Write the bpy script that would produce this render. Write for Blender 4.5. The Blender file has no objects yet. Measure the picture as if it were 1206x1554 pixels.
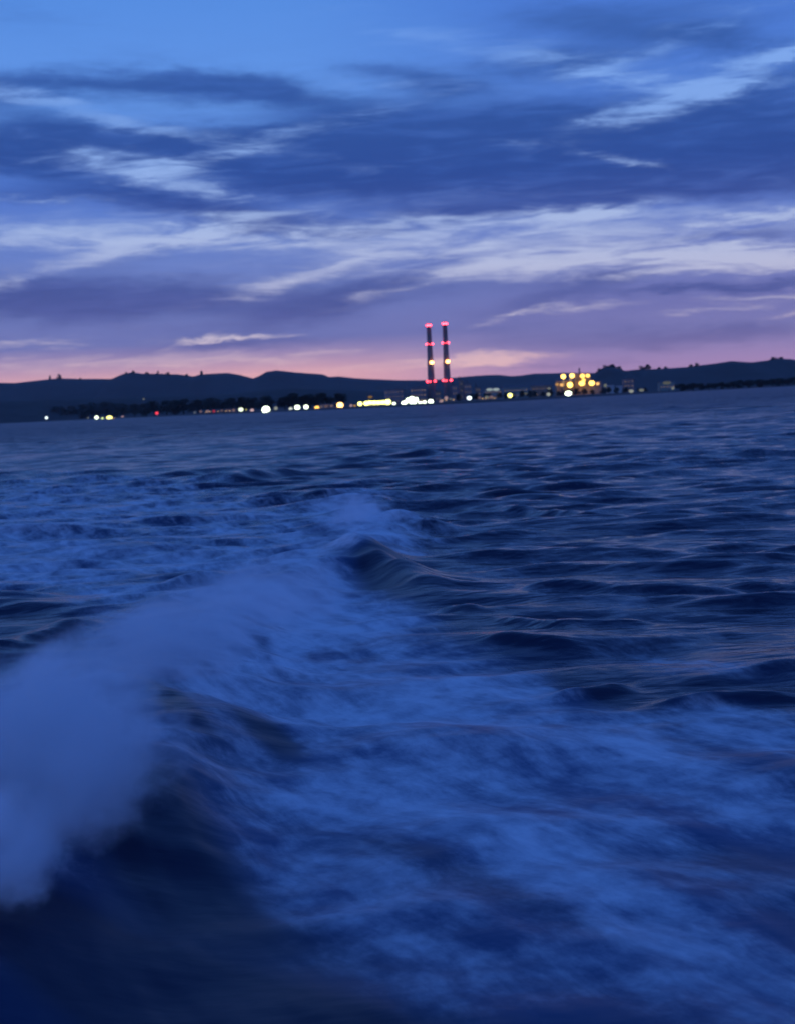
import bpy, bmesh, math, random
import numpy as np
from mathutils import Vector, Matrix

rad = math.radians
sc = bpy.context.scene
col = sc.collection
random.seed(7)
rng = np.random.default_rng(11)

# ------------------------------------------------------------------ camera
PW, PH = 1206.0, 1554.0            # photograph, used only to turn what was measured in it into places
FPX = 2135.0
CAM_H = 3.0
PITCH, ROLL = rad(-4.42), rad(2.77)
cam_d = bpy.data.cameras.new("camera")
cam = bpy.data.objects.new("camera", cam_d)
col.objects.link(cam)
sc.camera = cam
cam_d.sensor_fit = 'VERTICAL'
cam_d.sensor_height = 24.0
cam_d.lens = 24.0 * FPX / PH
cam_d.clip_start, cam_d.clip_end = 0.05, 60000.0
# looks along +Y, pitched down a little, rolled (the boat is rocking)
ROT = Matrix.Rotation(rad(90) + PITCH, 4, 'X') @ Matrix.Rotation(-ROLL, 4, 'Z')
cam.matrix_world = Matrix.Translation((0, 0, CAM_H)) @ ROT
cam_d.dof.use_dof = True
cam_d.dof.focus_distance = 13.0
cam_d.dof.aperture_fstop = (cam_d.lens / 1000.0) / (13.0 * 3.6 / FPX)   # far points spread to ~3.6 photo px
R3 = ROT.to_3x3()


def ray(px, py):
    return (R3 @ Vector(((px - PW / 2), (PH / 2 - py), -FPX))).normalized()


def azel(px, py):
    d = ray(px, py)
    return math.degrees(math.atan2(d.x, d.y)), math.degrees(math.asin(d.z))


def at(px, py, Y):
    """world point seen there in the photograph at depth Y along the view axis"""
    d = ray(px, py)
    return Vector((0, 0, CAM_H)) + d * (Y / d.y)


def sea(px, py, z=0.0):
    d = ray(px, py)
    return Vector((0, 0, CAM_H)) + d * ((z - CAM_H) / d.z)


def lin(r, g, b):
    f = lambda c: (c / 255 / 12.92) if c <= 10.31 else ((c / 255 + 0.055) / 1.055) ** 2.4
    return (f(r), f(g), f(b), 1.0)


sc.view_settings.view_transform = 'Standard'
sc.view_settings.look = 'None'
sc.view_settings.exposure = 0.0
sc.view_settings.gamma = 1.0
sc.cycles.use_denoising = True
sc.cycles.volume_bounces = 8
sc.cycles.max_bounces = 8


# ------------------------------------------------------------------ node helpers
class NT:
    def __init__(s, tree):
        s.t = tree; tree.nodes.clear()

    def n(s, kind, **kw):
        nd = s.t.nodes.new(kind)
        for k, v in kw.items():
            setattr(nd, k, v)
        return nd

    def link(s, a, b):
        s.t.links.new(a, b)

    def put(s, inp, v):
        if isinstance(v, bpy.types.NodeSocket):
            s.link(v, inp)
        else:
            inp.default_value = v

    def m(s, op, a, b=None, c=None, clamp=False):
        nd = s.n('ShaderNodeMath', operation=op); nd.use_clamp = clamp
        for i, v in enumerate((a, b, c)):
            if v is not None: s.put(nd.inputs[i], v)
        return nd.outputs[0]

    def v(s, op, a, b=None, c=None):
        nd = s.n('ShaderNodeVectorMath', operation=op)
        for i, v in enumerate((a, b, c)):
            if v is not None: s.put(nd.inputs[i], v)
        return nd.outputs[1] if op in ('DOT_PRODUCT', 'LENGTH', 'DISTANCE') else nd.outputs[0]

    def xyz(s, x, y, z=0.0):
        nd = s.n('ShaderNodeCombineXYZ')
        for i, v in enumerate((x, y, z)): s.put(nd.inputs[i], v)
        return nd.outputs[0]

    def noise(s, vec, scale=1.0, detail=3.0, rough=0.5, dist=0.0, dims='3D', color=False, w=None):
        nd = s.n('ShaderNodeTexNoise', noise_dimensions=dims)
        s.put(nd.inputs['Vector'], vec)
        nd.inputs['Scale'].default_value = scale
        nd.inputs['Detail'].default_value = detail
        nd.inputs['Roughness'].default_value = rough
        nd.inputs['Distortion'].default_value = dist
        return nd.outputs['Color' if color else 'Fac']

    def sstep(s, x, lo, hi):
        nd = s.n('ShaderNodeMapRange', interpolation_type='SMOOTHSTEP')
        s.put(nd.inputs['Value'], x)
        nd.inputs['From Min'].default_value = lo; nd.inputs['From Max'].default_value = hi
        return nd.outputs['Result']

    def mix(s, f, a, b):
        nd = s.n('ShaderNodeMix', data_type='RGBA')
        s.put(nd.inputs[0], f); s.put(nd.inputs[6], a); s.put(nd.inputs[7], b)
        return nd.outputs[2]

    def ramp(s, fac, stops):
        nd = s.n('ShaderNodeValToRGB')
        s.put(nd.inputs[0], fac)
        e = nd.color_ramp.elements
        while len(e) > 1: e.remove(e[-1])
        e[0].position = stops[0][0]; e[0].color = stops[0][1]
        for p, c in stops[1:]:
            q = e.new(p); q.color = c
        return nd.outputs[0]


# ------------------------------------------------------------------ dusk sky
world = bpy.data.worlds.new("World")
sc.world = world
world.use_nodes = True
W = NT(world.node_tree)
gen = W.n('ShaderNodeTexCoord').outputs['Generated']
sep = W.n('ShaderNodeSeparateXYZ'); W.link(gen, sep.inputs[0])
AZ = W.m('MULTIPLY', W.m('ARCTAN2', sep.outputs[0], sep.outputs[1]), 57.29578)
EL = W.m('MULTIPLY', W.m('ARCSINE', sep.outputs[2]), 57.29578)
ELP = W.m('MAXIMUM', EL, 0.0)
# cloud streaks live in (azimuth, elevation); warp them so that no edge is regular
wq = W.xyz(W.m('MULTIPLY', AZ, 0.30), W.m('MULTIPLY', EL, 1.1), 3.1)
warp = W.noise(wq, 1.0, 6.0, 0.66, 0.2, color=True)
warp = W.v('MULTIPLY', W.v('SUBTRACT', warp, (0.5, 0.5, 0.5)), (7.5, 1.35, 0.0))
P0 = W.v('ADD', W.xyz(AZ, EL, 0.0), warp)


def sheared(k):
    # streaks that climb to the right (k > 0) or fall (k < 0)
    return W.v('ADD', P0, W.xyz(0.0, W.m('MULTIPLY', AZ, -k), 0.0)) if k else P0


SH = {0: P0, 1: sheared(0.22), -1: sheared(-0.22)}
SK = {0: 0.0, 1: 0.22, -1: -0.22}


def cloud_sum(rows):
    acc = 0.0
    for px, py, rx, ry, t, w in rows:
        a, e = azel(px, py)
        sx, sy = 1 / (rx / FPX * 57.3), 1 / (ry / FPX * 57.3)
        c = (a, e - SK[t] * a)
        q = W.v('MULTIPLY_ADD', SH[t], (sx, sy, 0.0), (-c[0] * sx, -c[1] * sy, 0.0))
        g = W.m('POWER', 0.3679, W.v('DOT_PRODUCT', q, q))
        acc = W.m('MULTIPLY_ADD', g, w, acc)
    return acc


DARK = [  # centre x, y, half width, half height, lean, weight
    (120, 128, 340, 20, 0, 0.85), (380, 150, 200, 20, 0, 0.4), (250, 205, 420, 22, 0, 0.5), (620, 118, 120, 14, -1, 0.45), (990, 25, 260, 34, 0, 0.45), (700, 200, 300, 34, 0, 0.5),
    (300, 455, 420, 30, 0, 0.35), (860, 425, 160, 12, 0, 0.3),
    (80, 185, 330, 32, -1, 0.55), (60, 232, 240, 26, 0, 0.95), (420, 145, 190, 22, -1, 0.5),
    (640, 150, 110, 24, 1, 0.30), (930, 215, 430, 58, 0, 1.15), (650, 262, 330, 40, 0, 0.85),
    (300, 318, 230, 24, -1, 0.75), (1120, 240, 200, 50, 0, 0.5), (860, 92, 130, 22, 0, 0.75),
    (1090, 62, 110, 26, -1, 0.7), (860, 22, 120, 24, -1, 0.45), (1150, 130, 90, 30, 1, 0.4),
    (20, 295, 140, 14, 0, 0.35), (690, 325, 200, 16, 0, 0.55), (80, 455, 330, 36, 0, 0.75),
    (470, 470, 260, 26, 1, 0.6), (1120, 434, 190, 9, 0, 0.95), (560, 350, 60, 8, 0, 0.3),
    (840, 450, 170, 18, 1, 0.45), (420, 522, 130, 11, 0, 0.45), (800, 500, 190, 14, 0, 0.35),
    (1000, 515, 260, 16, 0, 0.55), (840, 556, 160, 6, 0, 0.5), (1150, 352, 110, 7, 0, 0.5), (30, 12, 90, 18, 0, 0.3), (1130, 500, 160, 20, 0, 0.3),
    (1060, 285, 260, 22, 0, 0.5), (250, 380, 130, 12, 1, 0.3),
]
LITE = [
    (700, 375, 600, 40, 0, 0.16), (90, 552, 260, 14, 0, 0.6), (560, 560, 140, 9, 0, 0.5), (720, 548, 110, 9, 0, 0.6),
    (215, 258, 120, 20, -1, 1.0), (320, 240, 110, 14, 1, 0.7), (330, 290, 40, 9, -1, 0.5),
    (1050, 140, 125, 22, 1, 1.5), (930, 118, 100, 16, -1, 0.7), (1000, 75, 160, 12, 1, 0.35), (950, 242, 55, 7, -1, 0.7),
    (790, 215, 40, 8, 0, 0.3), (875, 322, 80, 9, 0, 1.0), (150, 172, 300, 12, -1, 0.6), (300, 340, 500, 30, 0, 0.25), (1000, 350, 300, 40, 0, 0.3),
    (540, 178, 140, 11, 1, 0.45), (740, 70, 220, 24, -1, 0.45), (600, 130, 130, 20, 0, 0.3),
    (90, 360, 280, 22, 0, 0.50), (120, 400, 240, 12, 1, 0.52), (380, 362, 230, 16, 0, 0.50), (640, 345, 260, 14, 0, 0.4),
    (480, 415, 170, 14, 1, 0.6), (700, 375, 230, 22, 0, 0.50), (900, 395, 250, 20, 0, 0.80),
    (1120, 378, 200, 10, 0, 1.0), (1130, 402, 190, 10, 0, 0.95), (1170, 328, 120, 7, 0, 0.8),
    (360, 514, 75, 4, 0, 0.95), (270, 524, 60, 4, 1, 0.5), (770, 478, 60, 6, 1, 0.7),
    (740, 541, 75, 8, 0, 0.7), (1160, 450, 80, 6, 0, 1.0), (1080, 468, 80, 5, 0, 0.5),
    (30, 240, 60, 6, 0, 0.3), (1195, 85, 30, 18, 0, 0.7), (40, 298, 120, 6, 0, 0.5),
    (1060, 30, 60, 14, 0, 0.3), (880, 465, 80, 6, 0, 0.5), (600, 440, 90, 9, 1, 0.35),
    (1180, 480, 50, 5, 1, 0.5), (60, 520, 160, 8, 0, 0.5), (420, 545, 160, 6, 0, 0.5),
]
wisp_n = W.noise(W.xyz(W.m('MULTIPLY', AZ, 0.13), W.m('MULTIPLY', EL, 0.85), 8.0), 1.0, 9.0, 0.60, 0.9)
broad_n = W.noise(W.xyz(W.m('MULTIPLY', AZ, 0.05), W.m('MULTIPLY', EL, 0.16), 1.7), 1.0, 5.0, 0.55, 0.4)
fine_n = W.noise(W.xyz(W.m('MULTIPLY', AZ, 0.32), W.m('MULTIPLY', EL, 2.4), 5.0), 1.0, 7.0, 0.60, 0.8)
above = W.sstep(EL, 15.0, 24.0)          # beyond the clouds described one by one: broken overcast
D = W.m('ADD', cloud_sum(DARK), W.m('MULTIPLY', W.m('SUBTRACT', wisp_n, 0.5), 0.75))
D = W.m('ADD', D, W.m('MULTIPLY', W.m('SUBTRACT', fine_n, 0.5), 0.35))
D = W.m('ADD', D, W.m('MULTIPLY', above, W.m('MULTIPLY_ADD', broad_n, 2.6, -0.9)))
D = W.sstep(D, 0.02, 0.98)
tear = W.m('MULTIPLY', W.m('ADD', W.sstep(wisp_n, 0.60, 0.36), W.sstep(fine_n, 0.32, 0.68)), 0.5)   # gaps torn in the bright cloud
L = W.m('MULTIPLY', cloud_sum(LITE), W.m('MULTIPLY_ADD', tear, 1.15, 0.36))
L = W.m('ADD', L, W.m('MULTIPLY', W.m('SUBTRACT', fine_n, 0.52), 0.55))
L = W.sstep(L, 0.0, 1.25)
E = W.m('DIVIDE', ELP, 90.0)
s_ = lambda e: e / 90.0
clear = W.ramp(E, [(0, lin(236, 168, 168)), (s_(1.4), lin(230, 172, 178)), (s_(2.0), lin(176, 146, 180)),
                   (s_(2.8), lin(112, 118, 178)), (s_(5), lin(112, 130, 194)), (s_(7), lin(98, 126, 198)),
                   (s_(9), lin(80, 118, 202)), (s_(12), lin(98, 148, 226)), (s_(16), lin(84, 138, 220)),
                   (s_(26), lin(60, 108, 198)), (s_(50), lin(52, 98, 190)), (1.0, lin(48, 94, 186))])
clear_r = W.ramp(E, [(0, lin(176, 134, 172)), (s_(1.2), lin(164, 136, 182)), (s_(2.2), lin(130, 126, 180)),
                     (s_(3.6), lin(114, 116, 176)), (s_(5), lin(112, 124, 188)), (s_(7), lin(96, 122, 196)),
                     (s_(9), lin(72, 108, 192)), (s_(12), lin(80, 124, 208)), (s_(16), lin(70, 116, 205)),
                     (s_(26), lin(60, 108, 198)), (s_(50), lin(52, 98, 190)), (1.0, lin(48, 94, 186))])
base = W.mix(W.sstep(AZ, -5.0, 9.0), clear, clear_r)
darkc = W.ramp(E, [(0, lin(162, 124, 164)), (s_(1.5), lin(126, 112, 162)), (s_(2.6), lin(88, 92, 152)),
                   (s_(5), lin(72, 86, 150)), (s_(7), lin(60, 80, 150)), (s_(9), lin(44, 74, 147)),
                   (s_(12), lin(48, 84, 156)), (s_(16), lin(62, 102, 176)), (s_(30), lin(34, 72, 152)),
                   (1.0, lin(32, 70, 148))])
litec = W.ramp(E, [(0, lin(246, 196, 190)), (s_(1.6), lin(226, 184, 190)), (s_(3), lin(200, 190, 210)),
                   (s_(5.5), lin(182, 190, 222)), (s_(8), lin(158, 182, 228)), (s_(11), lin(126, 164, 228)),
                   (s_(16), lin(118, 164, 236)), (s_(30), lin(70, 114, 200)), (1.0, lin(66, 112, 198))])
thin = W.ramp(E, [(0, lin(176, 140, 172)), (s_(2.6), lin(104, 108, 172)), (s_(5), lin(92, 106, 178)), (s_(9), lin(66, 104, 186)), (s_(16), lin(74, 120, 202)), (1.0, lin(40, 82, 170))])
darkc = W.mix(W.m('MULTIPLY', W.sstep(W.m('ADD', W.m('MULTIPLY', fine_n, 0.6), W.m('MULTIPLY', wisp_n, 0.4)), 0.44, 0.68), 0.42), darkc, thin)   # thinner places in the bank
skyc = W.mix(D, base, darkc)
skyc = W.mix(L, skyc, litec)
bg = W.n('ShaderNodeBackground'); W.link(skyc, bg.inputs[0]); bg.inputs[1].default_value = 1.08
wo = W.n('ShaderNodeOutputWorld'); W.link(bg.outputs[0], wo.inputs[0])
world.cycles.sampling_method = 'MANUAL'
world.cycles.sample_map_resolution = 512


# ------------------------------------------------------------------ object helpers
def tag(o, label=None, cat=None, group=None, kind=None):
    if label: o['label'] = label
    if cat: o['category'] = cat
    if group: o['group'] = group
    if kind: o['kind'] = kind
    return o


def empty(name, loc, rz=0.0):
    o = bpy.data.objects.new(name, None); col.objects.link(o)
    o.location = loc; o.rotation_euler = (0, 0, rz); o.empty_display_size = 1
    return o


def link_mesh(name, me, mat, parent=None, smooth=False):
    o = bpy.data.objects.new(name, me); col.objects.link(o)
    if mat: me.materials.append(mat)
    if smooth:
        me.polygons.foreach_set('use_smooth', [True] * len(me.polygons))
    if parent: o.parent = parent
    return o


class MB:
    """collects shapes of one part"""
    def __init__(s): s.v = []; s.f = []

    def add(s, v, f):
        b = len(s.v); s.v += [tuple(p) for p in v]; s.f += [tuple(i + b for i in q) for q in f]

    def box(s, c, d, rz=0.0):
        x, y, z = d[0] / 2, d[1] / 2, d[2] / 2
        cr, sr = math.cos(rz), math.sin(rz)
        vs = []
        for a in (-1, 1):
            for b in (-1, 1):
                for e in (-1, 1):
                    vs.append((c[0] + a * x * cr - b * y * sr, c[1] + a * x * sr + b * y * cr, c[2] + e * z))
        s.add(vs, [(0, 1, 3, 2), (4, 6, 7, 5), (0, 4, 5, 1), (2, 3, 7, 6), (0, 2, 6, 4), (1, 5, 7, 3)])

    def lathe(s, prof, n=20, c=(0, 0, 0), caps=True):
        vs = []
        for r, z in prof:
            for k in range(n):
                a = 2 * math.pi * k / n
                vs.append((c[0] + r * math.cos(a), c[1] + r * math.sin(a), c[2] + z))
        fs = []
        for i in range(len(prof) - 1):
            for k in range(n):
                k2 = (k + 1) % n
                fs.append((i * n + k, i * n + k2, (i + 1) * n + k2, (i + 1) * n + k))
        if caps:
            fs.append(tuple(range(n))[::-1]); fs.append(tuple((len(prof) - 1) * n + k for k in range(n)))
        s.add(vs, fs)

    def bar(s, a, b, r, n=6, r2=None):
        a, b = Vector(a), Vector(b); d = (b - a).normalized()
        u = d.orthogonal().normalized(); w = d.cross(u); r2 = r if r2 is None else r2
        vs = []
        for p, q in ((a, r), (b, r2)):
            for k in range(n):
                t = 2 * math.pi * k / n
                vs.append(p + u * (q * math.cos(t)) + w * (q * math.sin(t)))
        fs = [(k, (k + 1) % n, n + (k + 1) % n, n + k) for k in range(n)]
        fs += [tuple(range(n))[::-1], tuple(range(n, 2 * n))]
        s.add(vs, fs)

    def ball(s, c, r, sx=1, sy=1, sz=1, n=12):
        prof = []
        m = n // 2
        for i in range(m + 1):
            t = math.pi * i / m
            prof.append((max(1e-3, math.sin(t)), -math.cos(t)))
        vs = []
        for rr, z in prof:
            for k in range(n):
                a = 2 * math.pi * k / n
                vs.append((c[0] + r * sx * rr * math.cos(a), c[1] + r * sy * rr * math.sin(a), c[2] + r * sz * z))
        fs = []
        for i in range(m):
            for k in range(n):
                k2 = (k + 1) % n
                fs.append((i * n + k, i * n + k2, (i + 1) * n + k2, (i + 1) * n + k))
        s.add(vs, fs)

    def build(s, name, mat, parent=None, smooth=False):
        me = bpy.data.meshes.new(name); me.from_pydata(s.v, [], s.f); me.update()
        return link_mesh(name, me, mat, parent, smooth)


# ------------------------------------------------------------------ materials
def mat_plain(name, c, rough=0.8, vary=0.25, scale=0.1, metallic=0.0):
    m = bpy.data.materials.new(name); m.use_nodes = True
    T = NT(m.node_tree)
    tc = T.n('ShaderNodeTexCoord').outputs['Object']
    nz = T.noise(tc, scale, 5, 0.6)
    a = tuple(x * (1 - vary) for x in c[:3]) + (1,); b = tuple(min(1, x * (1 + vary)) for x in c[:3]) + (1,)
    p = T.n('ShaderNodeBsdfPrincipled')
    T.link(T.mix(T.sstep(nz, 0.3, 0.7), a, b), p.inputs['Base Color'])
    p.inputs['Roughness'].default_value = rough; p.inputs['Metallic'].default_value = metallic
    o = T.n('ShaderNodeOutputMaterial'); T.link(p.outputs[0], o.inputs[0])
    return m


def mat_emit(name, c, s):
    m = bpy.data.materials.new(name); m.use_nodes = True
    T = NT(m.node_tree)
    e = T.n('ShaderNodeEmission'); e.inputs[0].default_value = c; e.inputs[1].default_value = s
    o = T.n('ShaderNodeOutputMaterial'); T.link(e.outputs[0], o.inputs[0])
    return m


M_HILL = mat_plain('far_scrub_hillside', (0.022, 0.030, 0.030, 1), 0.95, 0.35, 0.004)
M_WOOD = mat_plain('dark_wooded_slope', (0.016, 0.022, 0.018, 1), 0.95, 0.45, 0.02)
M_LEAF = mat_plain('dark_foliage', (0.022, 0.030, 0.020, 1), 0.9, 0.4, 0.4)
M_BARK = mat_plain('bark', (0.05, 0.04, 0.03, 1), 0.95, 0.3, 1.0)
M_SAND = mat_plain('shore_ground', (0.030, 0.032, 0.030, 1), 0.95, 0.4, 0.02)
M_CONC = mat_plain('weathered_concrete', (0.20, 0.195, 0.19, 1), 0.85, 0.22, 0.05)
M_STEEL = mat_plain('dark_steel', (0.10, 0.10, 0.10, 1), 0.6, 0.2, 0.3, 0.4)
M_WALLG = mat_plain('grey_cladding', (0.24, 0.22, 0.22, 1), 0.75, 0.2, 0.08)
M_WALLT = mat_plain('tan_cladding', (0.30, 0.23, 0.17, 1), 0.8, 0.2, 0.08)
M_WALLP = mat_plain('pale_green_cladding', (0.24, 0.30, 0.27, 1), 0.7, 0.12, 0.05)
M_ROOF = mat_plain('dark_roof', (0.09, 0.09, 0.10, 1), 0.8, 0.2, 0.1)
M_TANK = mat_plain('pale_tank_paint', (0.45, 0.48, 0.46, 1), 0.6, 0.12, 0.1)

# ------------------------------------------------------------------ the sea
def vnoise(x, y, seed):
    xi = np.floor(x).astype(np.int64); yi = np.floor(y).astype(np.int64)
    fx = x - xi; fy = y - yi
    fx = fx * fx * (3 - 2 * fx); fy = fy * fy * (3 - 2 * fy)

    def h(a, b):
        n = (a * 374761393 + b * 668265263 + seed * 974634777) & 0x7fffffff
        n = ((n ^ (n >> 13)) * 1274126177) & 0x7fffffff
        return ((n ^ (n >> 16)) & 0xffff) / 65535.0
    return (h(xi, yi) * (1 - fx) + h(xi + 1, yi) * fx) * (1 - fy) + (h(xi, yi + 1) * (1 - fx) + h(xi + 1, yi + 1) * fx) * fy


def fbm(x, y, seed, o=4):
    s = 0; a = 0.5; t = 0
    for k in range(o):
        s = s + a * vnoise(x, y, seed + k * 17); t += a; a *= 0.5
        x, y = x * 1.9 + y * 0.6 + 11.3, y * 1.9 - x * 0.6 + 5.1
    return s / t


# foam: milky patches lying on the water; each one has a place, two half-axes (metres) and a strength
def patch(px, py, ex, ey, fx, fy, w):
    """centre seen at px,py ; ends of its two half-axes seen at ex,ey and fx,fy"""
    c = sea(px, py); a = sea(ex, ey) - c; b = sea(fx, fy) - c
    M = np.array([[a.x, b.x], [a.y, b.y]])
    return (c.x, c.y), np.linalg.inv(M), w


FOAM = [
    patch(520, 960, 730, 1040, 540, 880, 1.1),
    patch(400, 940, 560, 1000, 370, 870, 0.7),
    patch(552, 822, 605, 835, 540, 772, 1.3),
    patch(490, 860, 560, 870, 470, 815, 0.8),
    patch(760, 1060, 1000, 1140, 700, 980, 0.8),
    patch(540, 1180, 800, 1240, 460, 1090, 0.75),
    patch(1050, 1200, 1300, 1250, 1000, 1120, 0.55),
    patch(1170, 1120, 1350, 1150, 1150, 1085, 0.7),
    patch(760, 1270, 1050, 1360, 700, 1170, 0.45),
    patch(950, 1420, 1250, 1500, 900, 1290, 0.22),
    patch(660, 1500, 900, 1560, 600, 1420, 0.28),
    patch(460, 1330, 640, 1390, 420, 1250, 0.40),
    patch(1150, 1470, 1350, 1530, 1100, 1370, 0.24),
    patch(120, 765, 420, 765, 120, 725, 0.6),
    patch(100, 850, 380, 860, 90, 800, 0.7),
    patch(430, 800, 540, 810, 410, 765, 0.35),
    patch(330, 905, 430, 905, 320, 860, 0.5),
    patch(520, 740, 600, 760, 520, 720, 0.3),
    patch(60, 1120, 220, 1160, 40, 1020, 1.0),
    patch(240, 1000, 380, 1010, 220, 940, 1.0),
    patch(20, 1270, 100, 1290, 10, 1190, 1.0),
    patch(1040, 1020, 1200, 1040, 1010, 990, 0.35),
    patch(1100, 700, 1300, 700, 1080, 660, 0.10),
]
BARE = [
    patch(245, 1095, 300, 1120, 230, 1065, 0.9),
    patch(405, 1120, 470, 1135, 390, 1085, 0.8),
    patch(230, 1270, 360, 1320, 230, 1200, 0.8),
    patch(150, 1450, 520, 1560, 60, 1360, 1.05),
    patch(480, 1420, 680, 1470, 440, 1370, 0.2),
    patch(700, 1180, 900, 1210, 690, 1155, 0.3),
    patch(820, 1380, 1050, 1450, 800, 1345, 0.3),
    patch(620, 1290, 800, 1340, 600, 1265, 0.25),
    patch(290, 885, 380, 893, 280, 862, 0.5),
    patch(70, 950, 200, 965, 60, 905, 0.7),
    patch(40, 1010, 110, 1010, 40, 970, 0.6),
    patch(590, 872, 665, 905, 620, 848, 1.5),
    patch(740, 950, 860, 965, 740, 915, 0.6),
    patch(905, 1045, 990, 1060, 890, 1020, 0.7),
    patch(1100, 1060, 1260, 1062, 1090, 1045, 0.6),
    patch(380, 990, 420, 1000, 370, 975, 0.45),
    patch(490, 930, 560, 950, 480, 918, 0.35),
    patch(560, 985, 610, 995, 550, 970, 0.3),
    patch(420, 800, 480, 802, 410, 790, 0.3),
    patch(450, 715, 380, 720, 440, 700, 0.4),
    patch(150, 820, 320, 826, 150, 806, 0.25),
    patch(900, 1290, 1100, 1340, 880, 1260, 0.25),
    patch(1100, 1290, 1240, 1310, 1090, 1260, 0.25),
]


def psum(rows, x, y):
    s = np.zeros_like(x)
    for (cx, cy), I, w in rows:
        dx, dy = x - cx, y - cy
        u = I[0, 0] * dx + I[0, 1] * dy; v = I[1, 0] * dx + I[1, 1] * dy
        s += w * np.exp(-np.minimum(u * u + v * v, 40))
    return s


# wind sea: a sum of short-crested waves coming from the shore side
comps = []
for k in range(64):
    lam = 0.5 * (9.0 / 0.5) ** ((k + rng.uniform(0, 1)) / 64)
    th = rad(-90) + rng.normal(0, rad(17)) + rad(2)
    st = 0.047 * min(1.0, (lam / 0.8) ** 0.4) * (1.0 if lam < 2.4 else (2.4 / lam) ** 1.1)
    comps.append((lam, th, st * lam / (2 * math.pi), rng.uniform(0, 6.283)))

# single waves: crest from a to b, height (m), half width (m), asymmetry
def ridge(x, y, a, b, h, w, steep=0.5, soft=0.25):
    ax, ay = a; bx, by = b
    dx, dy = bx - ax, by - ay; L2 = dx * dx + dy * dy; Ln = math.sqrt(L2)
    t = ((x - ax) * dx + (y - ay) * dy) / L2
    n = (-(x - ax) * dy + (y - ay) * dx) / Ln
    env = 1 / (1 + np.exp(-np.clip(t / soft * 3, -30, 30))) * 1 / (1 + np.exp(np.clip((t - 1) / soft * 3, -30, 30)))
    wn = np.where(n > 0, w * (1 + steep), w * (1 - steep))
    return h * env * np.exp(-(n / wn) ** 2)


g2 = lambda px, py: tuple(sea(px, py))[:2]
WAVES = [
    (g2(330, 735), g2(440, 722), 0.42, 1.2, 0.4, 0.3),
    (g2(590, 806), g2(675, 808), 0.30, 0.48, 0.2, 0.3),
    (g2(530, 846), g2(640, 892), 0.36, 0.46, 0.2, 0.3),
    (g2(800, 897), g2(930, 900), 0.14, 0.22, 0.2, 0.25),
    (g2(920, 904), g2(1120, 902), 0.19, 0.25, 0.2, 0.25),
    (g2(1110, 893), g2(1260, 895), 0.12, 0.22, 0.2, 0.25),
    (g2(760, 940), g2(870, 955), 0.11, 0.20, 0.2, 0.25),
    (g2(860, 950), g2(980, 948), 0.09, 0.18, 0.2, 0.25),
    (g2(1010, 1068), g2(1240, 1060), 0.11, 0.17, 0.2, 0.25),
    (g2(850, 1062), g2(950, 1045), 0.10, 0.20, 0.2, 0.25),
    (g2(740, 975), g2(870, 983), 0.08, 0.17, 0.2, 0.25),
    (g2(660, 926), g2(720, 928), 0.10, 0.18, 0.2, 0.25),
    (g2(960, 706), g2(1060, 700), 0.24, 0.6, 0.2, 0.25),
    (g2(760, 773), g2(900, 783), 0.16, 0.32, 0.2, 0.25),
    (g2(600, 692), g2(700, 690), 0.22, 0.6, 0.2, 0.25),
    (g2(1020, 855), g2(1206, 850), 0.09, 0.2, 0.2, 0.25),
    (g2(1130, 785), g2(1260, 778), 0.15, 0.3, 0.2, 0.25),
    (g2(220, 903), g2(330, 883), 0.18, 0.32, 0.3, 0.3),
    (g2(10, 983), g2(150, 948), 0.18, 0.32, 0.3, 0.3),
]
WAKE = [g2(-260, 1600), g2(0, 1370), g2(120, 1270), g2(215, 1130), g2(290, 1000), g2(400, 905), g2(500, 865), g2(570, 820), g2(560, 765)]
WAKE_H = [0.20, 0.30, 0.34, 0.30, 0.26, 0.24, 0.26, 0.22, 0.2]


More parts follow.
